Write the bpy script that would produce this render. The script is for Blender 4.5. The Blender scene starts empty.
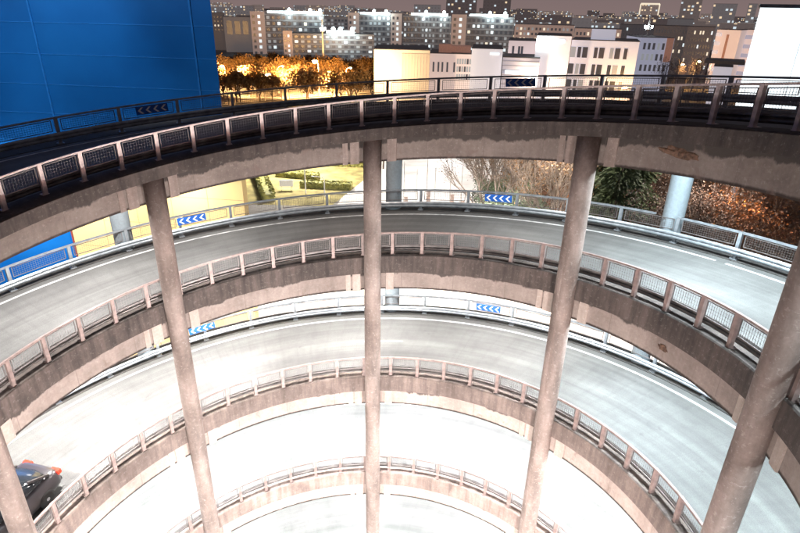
import bpy, math, random
from mathutils import Vector, Matrix
R = math.radians
PI = math.pi
random.seed(7)
scn = bpy.context.scene
col = scn.collection

# ------------------------------------------------------------------ helpers
class MB:
    def __init__(s): s.v = []; s.f = []; s.uv = []
    def add(s, vs, fs, uvs=None):
        b = len(s.v); s.v += [tuple(p) for p in vs]
        for i, f in enumerate(fs):
            s.f.append([b + k for k in f])
            s.uv.append(uvs[i] if uvs else None)
    def box(s, c, d, M=None):
        x, y, z = c; a, b, e = d[0]/2, d[1]/2, d[2]/2
        vs = [Vector((x+i*a, y+j*b, z+k*e)) for i in (-1, 1) for j in (-1, 1) for k in (-1, 1)]
        if M: vs = [M @ v for v in vs]
        s.add(vs, [(0,1,3,2),(4,6,7,5),(0,4,5,1),(2,3,7,6),(0,2,6,4),(1,5,7,3)])
    def tube(s, p0, p1, r0, r1, n=6, cap=False):
        p0 = Vector(p0); p1 = Vector(p1); d = (p1-p0)
        if d.length < 1e-6: return
        d.normalize(); a = d.orthogonal().normalized(); b = d.cross(a)
        vs = []
        for p, r in ((p0, r0), (p1, r1)):
            for k in range(n):
                t = 2*PI*k/n; vs.append(p + a*math.cos(t)*r + b*math.sin(t)*r)
        fs = [(k, (k+1) % n, n+(k+1) % n, n+k) for k in range(n)]
        if cap: fs += [tuple(range(n-1, -1, -1)), tuple(range(n, 2*n))]
        s.add(vs, fs)
    def lathe(s, prof, n=24, c=(0, 0, 0)):
        vs = []; fs = []
        for r, z in prof:
            for k in range(n):
                t = 2*PI*k/n; vs.append((c[0]+r*math.cos(t), c[1]+r*math.sin(t), c[2]+z))
        for i in range(len(prof)-1):
            for k in range(n):
                fs.append((i*n+k, i*n+(k+1) % n, (i+1)*n+(k+1) % n, (i+1)*n+k))
        fs.append(tuple(range(n-1, -1, -1))); fs.append(tuple(range((len(prof)-1)*n, len(prof)*n)))
        s.add(vs, fs)
    def prism(s, pts, y0, y1):           # polygon in x,z extruded along y
        n = len(pts)
        vs = [(p[0], y0, p[1]) for p in pts] + [(p[0], y1, p[1]) for p in pts]
        fs = [tuple(range(n)), tuple(range(2*n-1, n-1, -1))] + [(k, n+k, n+(k+1) % n, (k+1) % n) for k in range(n)]
        s.add(vs, fs)
    def quad(s, c, a, b): s.add([c-a-b, c+a-b, c+a+b, c-a+b], [(0, 1, 2, 3)])
    def mesh(s, name, mat, smooth=False):
        me = bpy.data.meshes.new(name); me.from_pydata(s.v, [], s.f)
        if any(u is not None for u in s.uv):
            ul = me.uv_layers.new(name='UVMap'); li = 0
            for f, u in zip(s.f, s.uv):
                for k in range(len(f)):
                    ul.data[li].uv = u[k] if u else (0, 0); li += 1
        me.materials.append(mat)
        if smooth:
            me.polygons.foreach_set('use_smooth', [True]*len(me.polygons))
        me.update(); return me
    def build(s, name, mat, parent=None, smooth=False):
        return inst(name, s.mesh(name, mat, smooth), parent)
def inst(name, me, parent=None, loc=(0, 0, 0), rot=(0, 0, 0), scale=None):
    o = bpy.data.objects.new(name, me); col.objects.link(o)
    o.location = loc; o.rotation_euler = rot
    if scale: o.scale = scale
    if parent: o.parent = parent
    return o
def tag(o, label=None, cat=None, group=None, kind=None):
    if label: o['label'] = label
    if cat: o['category'] = cat
    if group: o['group'] = group
    if kind: o['kind'] = kind
    return o
def thing(name, label, cat, loc=(0, 0, 0), rz=0, group=None, kind=None):
    o = inst(name, None, None, loc, (0, 0, rz)); o.empty_display_size = .2
    return tag(o, label, cat, group, kind)
def copy_tree(o, parent=None):
    c = o.copy(); col.objects.link(c); c.parent = parent
    for ch in list(o.children): copy_tree(ch, c)
    return c
ONES = 'first second third fourth fifth sixth seventh eighth ninth tenth eleventh twelfth thirteenth fourteenth fifteenth sixteenth seventeenth eighteenth nineteenth'.split()
def ordw(n):
    if n <= 19: return ONES[n-1]
    t, u = divmod(n, 10); T = ['', '', 'twent', 'thirt', 'fort', 'fift', 'sixt'][t]
    return T+'ieth' if u == 0 else T+'y-'+ONES[u-1]
CAM = Vector((2.138, -10.434, 2.993))
def azimuth(o): d = o.location - CAM; return math.atan2(d.x, d.y)
def label_row(objs, desc):
    for i, o in enumerate(sorted(objs, key=azimuth)): o['label'] = f'{ordw(i+1)} from the left of the {desc}'

# ------------------------------------------------------------------ camera
PITCH, ROLL = .4296, .0214
cp, sp, cr, sr = math.cos(PITCH), math.sin(PITCH), math.cos(ROLL), math.sin(ROLL)
rx = Vector((cr, sp*sr, cp*sr)); up = Vector((-sr, sp*cr, cp*cr)); bk = Vector((0, -cp, sp))
cam_d = bpy.data.cameras.new('camera'); cam = bpy.data.objects.new('camera', cam_d); col.objects.link(cam)
cam.matrix_world = Matrix(((rx.x, up.x, bk.x, CAM.x), (rx.y, up.y, bk.y, CAM.y), (rx.z, up.z, bk.z, CAM.z), (0, 0, 0, 1)))
cam_d.lens = 561.09/800*36; cam_d.sensor_width = 36; cam_d.clip_end = 12000; cam_d.clip_start = .1
scn.camera = cam
GZ = -25.5
def sight(x, y):
    u2 = (x-400)/561.09; v2 = (y-266.5)/561.09
    u = u2*cr+v2*sr; v = -u2*sr+v2*cr
    return Vector((u, cp-v*sp, -sp-v*cp))
def at(x, y, D):           # survey point seen in direction x,y at horizontal distance D from the viewpoint
    d = sight(x, y); return CAM + d*(D/math.hypot(d.x, d.y))
def on_ground(x, D):
    p = at(x, 60, D); p.z = GZ; return p

# ------------------------------------------------------------------ materials
def new_mat(name):
    m = bpy.data.materials.new(name); m.use_nodes = True
    nt = m.node_tree; return m, nt, nt.nodes['Principled BSDF'], nt.links
def N(nt, t, **k):
    n = nt.nodes.new(t)
    for a, b in k.items():
        if a in n.inputs: n.inputs[a].default_value = b
        else: setattr(n, a, b)
    return n
def ramp(nt, pts):
    n = nt.nodes.new('ShaderNodeValToRGB'); e = n.color_ramp.elements
    while len(e) < len(pts): e.new(.5)
    for i, (p, c) in enumerate(pts): e[i].position = p; e[i].color = (*c, 1) if len(c) == 3 else c
    return n
def mixc(nt, L, fac, a, b, mode='MIX'):
    n = nt.nodes.new('ShaderNodeMix'); n.data_type = 'RGBA'; n.blend_type = mode
    for sock, val in ((n.inputs[0], fac), (n.inputs[6], a), (n.inputs[7], b)):
        if isinstance(val, bpy.types.NodeSocket): L.new(val, sock)
        elif isinstance(val, (int, float)): sock.default_value = val
        else: sock.default_value = (*val, 1)
    return n.outputs[2]
def plain(name, c, rough=.6, metal=0, em=None, es=0, vary=.15, scale=3.0, bump=0):
    m, nt, b, L = new_mat(name)
    tc = N(nt, 'ShaderNodeTexCoord'); no = N(nt, 'ShaderNodeTexNoise', Scale=scale, Detail=5.0)
    L.new(tc.outputs['Object'], no.inputs['Vector'])
    lo = tuple(x*(1-vary*1.6) for x in c); hi = tuple(min(1, x*(1+vary*1.6)) for x in c)
    r = ramp(nt, [(.25, lo), (.75, hi)]); L.new(no.outputs[0], r.inputs[0]); L.new(r.outputs[0], b.inputs['Base Color'])
    b.inputs['Roughness'].default_value = rough; b.inputs['Metallic'].default_value = metal
    if bump:
        bp = N(nt, 'ShaderNodeBump', Strength=bump, Distance=.02); L.new(no.outputs[0], bp.inputs['Height']); L.new(bp.outputs[0], b.inputs['Normal'])
    if em: b.inputs['Emission Color'].default_value = (*em, 1); b.inputs['Emission Strength'].default_value = es
    return m
def glow(name, c, s):
    return plain(name, tuple(min(.8, x) for x in c), .5, 0, c, s, .02)
def concrete(name, lo, hi, streak, stain_top=0.0, flecks=0.0, dirt=0.0, uscale=1.0):
    """UV in metres: u along the beam, v up its profile"""
    m, nt, b, L = new_mat(name)
    uv = N(nt, 'ShaderNodeUVMap')
    mp = N(nt, 'ShaderNodeMapping'); mp.inputs['Scale'].default_value = (uscale*3.2, .35, 1); L.new(uv.outputs[0], mp.inputs[0])
    st = N(nt, 'ShaderNodeTexNoise', Scale=1.0, Detail=7.0, Roughness=.65); L.new(mp.outputs[0], st.inputs['Vector'])
    cl = N(nt, 'ShaderNodeTexNoise', Scale=.55, Detail=6.0, Roughness=.6); L.new(uv.outputs[0], cl.inputs['Vector'])
    fine = N(nt, 'ShaderNodeTexNoise', Scale=9.0, Detail=6.0, Roughness=.7); L.new(uv.outputs[0], fine.inputs['Vector'])
    a = ramp(nt, [(.3, lo), (.7, hi)]); L.new(cl.outputs[0], a.inputs[0])
    sr_ = ramp(nt, [(.35, (1-streak,)*3), (.62, (1, 1, 1)), (.8, (1+.0,)*3)]); L.new(st.outputs[0], sr_.inputs[0])
    c = mixc(nt, L, 1.0, a.outputs[0], sr_.outputs[0], 'MULTIPLY')
    fr = ramp(nt, [(.3, (.82, .8, .78)), (.65, (1.0, 1.0, 1.0))]); L.new(fine.outputs[0], fr.inputs[0])
    c = mixc(nt, L, 1.0, c, fr.outputs[0], 'MULTIPLY')
    if flecks:
        vo = N(nt, 'ShaderNodeTexNoise', Scale=7.0, Detail=6.0, Roughness=.8); L.new(uv.outputs[0], vo.inputs['Vector'])
        fl = ramp(nt, [(.565, (0, 0, 0)), (.60, (1, 1, 1))]); L.new(vo.outputs[0], fl.inputs[0])
        f2 = N(nt, 'ShaderNodeMath', operation='MULTIPLY'); f2.inputs[1].default_value = flecks; L.new(fl.outputs[0], f2.inputs[0])
        c = mixc(nt, L, f2.outputs[0], c, (.58, .53, .48))
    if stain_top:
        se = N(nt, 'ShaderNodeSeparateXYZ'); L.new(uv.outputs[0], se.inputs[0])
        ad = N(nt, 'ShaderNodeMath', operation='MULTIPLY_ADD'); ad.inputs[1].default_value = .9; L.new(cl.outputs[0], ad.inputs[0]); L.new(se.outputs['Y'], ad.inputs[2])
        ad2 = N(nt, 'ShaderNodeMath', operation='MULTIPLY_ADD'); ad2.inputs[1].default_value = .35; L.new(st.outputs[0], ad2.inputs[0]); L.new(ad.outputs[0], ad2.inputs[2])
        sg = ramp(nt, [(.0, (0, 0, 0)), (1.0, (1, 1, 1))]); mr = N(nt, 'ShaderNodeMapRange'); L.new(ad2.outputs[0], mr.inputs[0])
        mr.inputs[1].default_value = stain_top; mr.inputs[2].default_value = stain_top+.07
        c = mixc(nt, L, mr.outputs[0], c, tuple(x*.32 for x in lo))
    if dirt:
        se2 = N(nt, 'ShaderNodeSeparateXYZ'); L.new(uv.outputs[0], se2.inputs[0])
        dm = N(nt, 'ShaderNodeMath', operation='MULTIPLY_ADD'); dm.inputs[1].default_value = .09; L.new(st.outputs[0], dm.inputs[0]); L.new(se2.outputs['Y'], dm.inputs[2])
        md = N(nt, 'ShaderNodeMapRange'); L.new(dm.outputs[0], md.inputs[0]); md.inputs[1].default_value = dirt+.035; md.inputs[2].default_value = dirt+.085; md.inputs[3].default_value = 1; md.inputs[4].default_value = 0
        c = mixc(nt, L, md.outputs[0], c, (.03, .02, .016))
        jn = N(nt, 'ShaderNodeMath', operation='PINGPONG'); jn.inputs[1].default_value = 1.05; L.new(se2.outputs['X'], jn.inputs[0])
        jm = N(nt, 'ShaderNodeMapRange'); L.new(jn.outputs[0], jm.inputs[0]); jm.inputs[1].default_value = .0; jm.inputs[2].default_value = .022; jm.inputs[3].default_value = .45; jm.inputs[4].default_value = 0
        c = mixc(nt, L, jm.outputs[0], c, (.10, .075, .065))
        big = N(nt, 'ShaderNodeTexNoise', Scale=1.7, Detail=7.0, Roughness=.6, Distortion=.8); L.new(uv.outputs[0], big.inputs['Vector'])
        bm = N(nt, 'ShaderNodeMapRange'); L.new(big.outputs[0], bm.inputs[0]); bm.inputs[1].default_value = .60; bm.inputs[2].default_value = .70; bm.inputs[3].default_value = 0; bm.inputs[4].default_value = .6
        c = mixc(nt, L, bm.outputs[0], c, (.15, .105, .088))
    L.new(c, b.inputs['Base Color']); b.inputs['Roughness'].default_value = .85
    bp = N(nt, 'ShaderNodeBump', Strength=.35, Distance=.02); L.new(fine.outputs[0], bp.inputs['Height']); L.new(bp.outputs[0], b.inputs['Normal'])
    return m
M = {}
for l_, level_light in enumerate((.60, .74, 1.4, 2.1, 2.3)):  # stained fascia
    M['fascia%d' % l_] = concrete('stained_level_lit_concrete', tuple(x*level_light for x in (.078, .058, .050)), tuple(min(.5, x*level_light) for x in (.185, .142, .125)), .6 if l_ < 2 else .45, flecks=.09)
for l_, level_light in enumerate((.54, .76, 1.0, 1.15, 1.15)):  # beam colour darkened on the dim upper decks, lightened on the bright lower ones
    M['beam%d' % l_] = concrete('pink_grey_concrete', tuple(x*level_light for x in (.26, .205, .18)), tuple(x*level_light for x in (.49, .405, .36)), .16, stain_top=1.24 if l_ == 0 else 1.30, flecks=.12, dirt=.055)
M['block0'] = concrete('patched_concrete', (.20, .15, .13), (.33, .265, .235), .3, flecks=.2)  # same blocks, colour dimmed for the weaker light of the top deck
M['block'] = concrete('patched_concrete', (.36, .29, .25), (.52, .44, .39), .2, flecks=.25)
M['soffit'] = concrete('soffit_concrete', (.2, .18, .17), (.28, .25, .23), .2)
M['column'] = concrete('column_concrete', (.17, .128, .11), (.34, .27, .24), .45, flecks=.2, uscale=.5)
M['outer_column'] = concrete('cyan_lit_column_concrete', (.19, .225, .25), (.25, .285, .31), .15, uscale=.5)  # the screen's cyan light put into the plain concrete colour
M['darkkerb'] = concrete('shaded_kerb_concrete', (.03, .028, .027), (.07, .065, .06), .3)  # kerb colour darkened for the shadow below the guard beam
M['kerb'] = concrete('kerb_concrete', (.2, .18, .17), (.36, .33, .31), .2)
def road_mat():
    m, nt, b, L = new_mat('worn_asphalt')
    uv = N(nt, 'ShaderNodeUVMap'); se = N(nt, 'ShaderNodeSeparateXYZ'); L.new(uv.outputs[0], se.inputs[0])
    cl = N(nt, 'ShaderNodeTexNoise', Scale=.5, Detail=7.0, Roughness=.65); L.new(uv.outputs[0], cl.inputs['Vector'])
    a = ramp(nt, [(.3, (.085, .083, .08)), (.7, (.15, .147, .142))]); L.new(cl.outputs[0], a.inputs[0])
    mp = N(nt, 'ShaderNodeMapping'); mp.inputs['Scale'].default_value = (.06, 2.2, 1); L.new(uv.outputs[0], mp.inputs[0])
    tr = N(nt, 'ShaderNodeTexNoise', Scale=1.0, Detail=5.0, Roughness=.6); L.new(mp.outputs[0], tr.inputs['Vector'])
    t = ramp(nt, [(.35, (.72, .72, .72)), (.65, (1.05, 1.05, 1.05))]); L.new(tr.outputs[0], t.inputs[0])
    c = mixc(nt, L, 1.0, a.outputs[0], t.outputs[0], 'MULTIPLY')
    wv = N(nt, 'ShaderNodeTexWave', Scale=.55, Distortion=2.5, Detail=3.0); wv.bands_direction = 'X'; L.new(uv.outputs[0], wv.inputs['Vector'])
    w = ramp(nt, [(.0, (.95, .95, .95)), (.15, (1, 1, 1))]); L.new(wv.outputs[0], w.inputs[0])
    c = mixc(nt, L, 1.0, c, w.outputs[0], 'MULTIPLY')
    fi = N(nt, 'ShaderNodeTexNoise', Scale=40.0, Detail=3.0); L.new(uv.outputs[0], fi.inputs['Vector'])
    f = ramp(nt, [(.3, (.75, .75, .75)), (.7, (1.15, 1.15, 1.15))]); L.new(fi.outputs[0], f.inputs[0])
    c = mixc(nt, L, 1.0, c, f.outputs[0], 'MULTIPLY')
    pj = N(nt, 'ShaderNodeMath', operation='PINGPONG'); pj.inputs[1].default_value = 4.3; L.new(se.outputs['X'], pj.inputs[0])
    jm = N(nt, 'ShaderNodeMapRange'); L.new(pj.outputs[0], jm.inputs[0]); jm.inputs[2].default_value = .03; jm.inputs[3].default_value = .16; jm.inputs[4].default_value = 0
    c = mixc(nt, L, jm.outputs[0], c, (.04, .04, .04))
    pk = N(nt, 'ShaderNodeMath', operation='ADD'); pk.inputs[1].default_value = -1.35; L.new(se.outputs['Y'], pk.inputs[0])
    pp_ = N(nt, 'ShaderNodeMath', operation='PINGPONG'); pp_.inputs[1].default_value = .85; L.new(pk.outputs[0], pp_.inputs[0])
    tm = N(nt, 'ShaderNodeMapRange'); tm.interpolation_type = 'SMOOTHSTEP'; L.new(pp_.outputs[0], tm.inputs[0]); tm.inputs[1].default_value = 0; tm.inputs[2].default_value = .5; tm.inputs[3].default_value = .28; tm.inputs[4].default_value = 0
    tv = N(nt, 'ShaderNodeMath', operation='MULTIPLY'); L.new(tm.outputs[0], tv.inputs[0]); L.new(cl.outputs[0], tv.inputs[1]); tv.inputs[1].default_value = 1
    c = mixc(nt, L, tv.outputs[0], c, (.05, .048, .046))
    sp_ = N(nt, 'ShaderNodeTexNoise', Scale=2.3, Detail=5.0, Roughness=.6); L.new(uv.outputs[0], sp_.inputs['Vector'])
    so = N(nt, 'ShaderNodeMapRange'); L.new(sp_.outputs[0], so.inputs[0]); so.inputs[1].default_value = .64; so.inputs[2].default_value = .72; so.inputs[3].default_value = 0; so.inputs[4].default_value = .45
    c = mixc(nt, L, so.outputs[0], c, (.05, .047, .045))
    L.new(c, b.inputs['Base Color']); b.inputs['Roughness'].default_value = .7
    bp = N(nt, 'ShaderNodeBump', Strength=.3, Distance=.01); L.new(fi.outputs[0], bp.inputs['Height']); L.new(bp.outputs[0], b.inputs['Normal'])
    return m
M['road'] = road_mat()
M['paint'] = plain('worn_white_paint', (.5, .5, .49), .7, vary=.3, scale=4)
M['rail'] = plain('pinkish_grey_rail_paint', (.25, .185, .168), .5, .2, vary=.2, scale=6)
M['rail_top'] = plain('brightened_rail_paint', (.60, .49, .455), .5, .1, vary=.2, scale=6)  # rail paint brightened to make up for the weak light on the top deck
M['galv'] = plain('galvanised_steel', (.27, .29, .31), .42, .5, vary=.2, scale=4)
M['wire'] = plain('weathered_wire_mesh', (.16, .14, .135), .55, .3)
M['darkrail'] = plain('dark_guard_beam', (.13, .12, .115), .45, .6, vary=.3)
M['sign_blue'] = plain('sign_blue', (.012, .10, .42), .4)
M['sign_white'] = plain('sign_white', (.8, .8, .8), .4, vary=.05)
M['black'] = plain('black_rubber', (.02, .02, .02), .7)

# ------------------------------------------------------------------ the spiral
LV = [0.0, -5.07, -10.80, -16.31, -21.8]
SL = -.7965*10/360
def zt(t, l): return LV[l] + SL*(t-90)
def pol(r, t, z): return Vector((r*math.cos(R(t)), r*math.sin(R(t)), z))
def loft(prof, t0, t1, l, step=1.5, closed=True, mb=None):
    mb = mb or MB(); n = len(prof); k = max(1, math.ceil((t1-t0)/step)); vs = []; 
    per = [0.0]
    for i in range(1, n+1):
        a = prof[i-1]; b = prof[i % n]; per.append(per[-1]+math.hypot(a[0]-b[0], a[1]-b[1]))
    for i in range(k+1):
        t = t0+(t1-t0)*i/k
        for r, dz in prof: vs.append(pol(r, t, zt(t, l)+dz))
    fs = []; uvs = []
    for i in range(k):
        u0 = R(t0+(t1-t0)*i/k)*prof[0][0]; u1 = R(t0+(t1-t0)*(i+1)/k)*prof[0][0]
        for j in range(n if closed else n-1):
            j2 = (j+1) % n
            fs.append((i*n+j, i*n+j2, (i+1)*n+j2, (i+1)*n+j))
            uvs.append([(u0+l*37, per[j]), (u0+l*37, per[j+1]), (u1+l*37, per[j+1]), (u1+l*37, per[j])])
    if closed:
        fs.append(tuple(range(n-1, -1, -1))); uvs.append([(p[0], p[1]) for p in reversed(prof)])
        fs.append(tuple(range(k*n, k*n+n))); uvs.append([(p[0], p[1]) for p in prof])
    mb.add(vs, fs, uvs); return mb
RANGE = [(-42, 205), (-62, 222), (-66, 224), (-66, 224), (-60, 182)]
COLS = [83.8+45*k for k in (-2, -1, 0, 1)]            # inner and outer columns share these bearings
WORD = ['top', 'second', 'third', 'fourth', 'lowest']
PH = 5.2                                               # phase of the inner posts
for l in range(5):
    t0, t1 = RANGE[l]
    ramp_o = thing('ramp_road', None, None, kind='structure')
    road = loft([(10.4, -1.04), (15.62, -1.04)], t0, t1, l, closed=False).build('road_surface', M['road'], ramp_o)
    # flip check: upward faces
    loft([(15.15, -1.036), (15.27, -1.036)], t0, 60 if l == 1 else t1, l, closed=False).build('edge_line', M['paint'], ramp_o) if l != 1 else None
    if l == 1:
        loft([(15.15, -1.036), (15.27, -1.036)], 30, t1, l, closed=False).build('edge_line', M['paint'], ramp_o)
        for k in range(6):
            b = 28.6-k*12.6
            loft([(15.15, -1.036), (15.27, -1.036)], b-11, b, l, closed=False).build('edge_line', M['paint'], ramp_o)
    loft([(15.62, -1.43), (15.62, -1.06), (10.4, -1.06), (10.4, -1.43)], t0, t1, l).build('deck_slab', M['soffit'], ramp_o)
    loft([(15.63, -1.6), (15.63, -1.02), (16.7, -1.02), (16.7, -1.9), (16.3, -1.9), (16.3, -1.6)], t0, t1, l).build('outer_kerb_beam', M['darkkerb'], ramp_o)
    ri, zb = (9.36, -1.36) if l == 0 else (9.84, -1.66)
    # inner fascia: v runs from bottom of the inner face upward
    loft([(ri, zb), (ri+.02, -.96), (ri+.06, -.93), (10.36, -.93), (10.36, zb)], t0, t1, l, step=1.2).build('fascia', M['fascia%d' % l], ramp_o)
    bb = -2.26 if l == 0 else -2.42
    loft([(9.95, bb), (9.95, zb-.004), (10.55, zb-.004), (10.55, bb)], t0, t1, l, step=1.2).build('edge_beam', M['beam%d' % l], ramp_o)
    for ct in COLS + [168.0]:
        for s in (-1, 1):
            a0 = ct+s*3.0; w = 1.75+.4*random.random()
            a, b = (a0, a0+w) if s > 0 else (a0-w, a0)
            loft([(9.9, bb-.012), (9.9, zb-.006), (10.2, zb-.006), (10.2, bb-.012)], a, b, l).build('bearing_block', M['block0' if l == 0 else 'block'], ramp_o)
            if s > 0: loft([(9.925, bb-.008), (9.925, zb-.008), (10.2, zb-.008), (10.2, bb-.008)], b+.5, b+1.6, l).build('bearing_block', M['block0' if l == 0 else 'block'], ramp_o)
M['rust'] = plain('rusty_spalled_concrete', (.10, .055, .035), .95, vary=.5, scale=9, bump=1)
first = [o for o in col.objects if o.name.startswith('ramp_road')][0]; second = [o for o in col.objects if o.name.startswith('ramp_road')][1]
for t, dz, w_, h_, l, pr in [(22.5, -1.68, .62, .15, 0, first), (17.0, -2.0, .22, .11, 1, second)]:
    pts = []
    for k in range(18):
        a = 2*PI*k/18; q = random.uniform(.65, 1.15); pts.append(pol(9.944 if l == 0 else 9.942, t+math.degrees(w_*q*math.cos(a)/9.95), zt(t, l)+dz+h_*q*math.sin(a)))
    c_ = pol(9.93, t, zt(t, l)+dz); mb = MB(); mb.add(pts+[c_], [(k, (k+1) % 18, 18) for k in range(18)]); mb.build('spalled_patch', M['rust'], pr)
# inner columns
def column_mesh(r, z0, z1, mat, base=False):
    mb = MB(); n = 28; hs = [z0+(z1-z0)*i/12 for i in range(13)]
    vs = [(r*math.cos(2*PI*k/n), r*math.sin(2*PI*k/n), h) for h in hs for k in range(n)]
    fs = []; uvs = []
    for i in range(12):
        for k in range(n):
            fs.append((i*n+k, i*n+(k+1) % n, (i+1)*n+(k+1) % n, (i+1)*n+k))
            u = 2*PI*r/n; uvs.append([(k*u, hs[i]), ((k+1)*u, hs[i]), ((k+1)*u, hs[i+1]), (k*u, hs[i+1])])
    fs.append(tuple(range(12*n, 13*n))); uvs.append([(0, 0)]*n)
    mb.add(vs, fs, uvs); me = mb.mesh('concrete_column', mat, True)
    return me
for i, (t, lab) in enumerate([
        (168.0, 'pale pink lit concrete column at the lower left beside the dark car'),
        (128.8, 'reddish concrete column second from the left, in front of the blue and yellow building'),
        (83.8, 'upright concrete column in the middle of the spiral'),
        (38.8, 'leaning brown concrete column right of the middle, speckled with pale flecks'),
        (-6.2, 'widest concrete column at the right edge, close to the viewer')]):
    top = zt(t, 0)-1.37
    p = pol(9.75, t, 0)
    o = inst('concrete_column', column_mesh(.335, GZ, top, M['column']), None, (p.x, p.y, 0), (0, 0, i*1.3))
    o.location.z = 0; tag(o, lab, 'column', 'inner columns of the spiral ramp')
for t, lab in [(128.8, 'blue grey outer column by the yellow wall, behind the left chevron sign railing'),
               (83.8, 'dark outer column seen right beside the middle inner column'),
               (38.8, 'pale blue outer column standing by the dark conifer'),
               (-6.2, 'outer column beyond the right edge of the second road')]:
    p = pol(16.24, t, 0)
    o = inst('outer_column', column_mesh(.39, GZ, zt(t, 0)-1.5, M['outer_column']), None, (p.x, p.y, 0))
    tag(o, lab, 'column', 'outer columns of the spiral ramp')

# guardrails -------------------------------------------------------------
def wave(r, z0, h, s):      # w-beam profile, closed
    a = [(0, 0), (.045, .06), (.045, .11), (0, .155), (.045, .2), (.045, .25), (0, .31)]
    f = h/.31
    return [(r+s*x, z0+y*f) for x, y in a] + [(r+s*(x-.012), z0+y*f) for x, y in reversed(a)]
def panel_mesh(w, slope, z0, z1, mat, name, cell):
    mb = MB()
    def bar(ya, za, yb, zb_, t):
        d = Vector((0, yb-ya, zb_-za)); n = Vector((0, -d.z, d.y)).normalized()*t; x = Vector((t, 0, 0))
        p = Vector((0, ya, za)); q = Vector((0, yb, zb_))
        mb.add([p-n-x, p+n-x, p+n+x, p-n+x, q-n-x, q+n-x, q+n+x, q-n+x], [(0,1,5,4),(1,2,6,5),(2,3,7,6),(3,0,4,7)])
    h = w/2; S = lambda y, z: z+slope*y
    for z in (z0, z1): bar(-h, S(-h, z), h, S(h, z), .013)
    for y in (-h, h): bar(y, S(y, z0), y, S(y, z1), .013)
    n = round(w/cell); k = round((z1-z0)/cell)
    for i in range(1, n): y = -h+w*i/n; bar(y, S(y, z0), y, S(y, z1), .0028)
    for i in range(1, k): z = z0+(z1-z0)*i/k; bar(-h, S(-h, z), h, S(h, z), .0028)
    return mb.mesh(name, mat)
BI, BO = 6.75, 8.3
wi = 10*R(BI); wo = 15.84*R(BO)
pm_i = panel_mesh(wi-.26, SL*BI/wi, -.55, -.10, M['wire'], 'mesh_panel', .085)
pm_o = panel_mesh(wo-.34, SL*BO/wo, -.52, -.12, M['wire'], 'mesh_panel', .085)
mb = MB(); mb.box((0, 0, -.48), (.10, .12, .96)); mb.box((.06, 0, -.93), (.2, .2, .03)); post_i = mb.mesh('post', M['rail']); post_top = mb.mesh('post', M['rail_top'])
mb = MB(); mb.box((0, 0, -.56), (.12, .12, 1.1)); mb.box((0, 0, -1.0), (.22, .24, .04)); mb.box((-.1, 0, -.72), (.10, .1, .12)); post_o = mb.mesh('post', M['galv'])
for l in range(5):
    t0, t1 = RANGE[l]
    g = thing('guardrail', ['dark guardrail with pale posts along the inner edge of the top road',
        'mesh guardrail along the inner edge of the second road, below the top beam',
        'mesh guardrail along the inner edge of the bright third road, beside the dark car',
        'pale guardrail along the inner edge of the overexposed fourth road',
        'guardrail along the inner edge of the lowest road'][l], 'guardrail', group='inner guardrails of the spiral')
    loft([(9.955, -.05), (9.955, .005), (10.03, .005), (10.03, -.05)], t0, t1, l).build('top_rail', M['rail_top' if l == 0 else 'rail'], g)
    loft(wave(10.19, -.84, .25, -1), t0, t1, l).build('guard_beam', M['darkrail'], g)
    a = PH + BI*math.ceil((t0+1-PH)/BI)
    while a < t1-1:
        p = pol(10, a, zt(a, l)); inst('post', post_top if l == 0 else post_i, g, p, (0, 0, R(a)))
        m = a+BI/2
        if m < t1-3: p = pol(10, m, zt(m, l)); inst('mesh_panel', pm_i, g, p, (0, 0, R(m)))
        a += BI
    g = thing('guardrail', ['dark outer guardrail of the top road, seen against the city lights',
        'grey outer guardrail of the second road with a double ridged guard beam',
        'pale outer guardrail of the third road before the bright ground',
        'outer guardrail of the fourth road below the third deck',
        'outer guardrail of the lowest road'][l], 'guardrail', group='outer guardrails of the spiral')
    # the pipe stops either side of the big right-hand column
    cuts = [t0] + ([37.0, 40.6] if l in (1, 2) else []) + [t1]
    for q in range(0, len(cuts), 2):
        loft([(15.8, -.065), (15.8, .005), (15.88, .005), (15.88, -.065)], cuts[q], cuts[q+1], l).build('top_rail', M['galv'], g)
    loft(wave(15.66, -.83, .28, -1), t0, t1, l).build('guard_beam', M['galv'], g)
    a = (1.9, 4.1, 2.6, 5, 1)[l] + BO*math.ceil(t0/BO)
    while a < t1-1:
        p = pol(15.84, a, zt(a, l)); inst('post', post_o, g, p, (0, 0, R(a)))
        m = a+BO/2
        if m < t1-4: p = pol(15.84, m, zt(m, l)); inst('mesh_panel', pm_o, g, p, (0, 0, R(m)))
        a += BO
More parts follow.
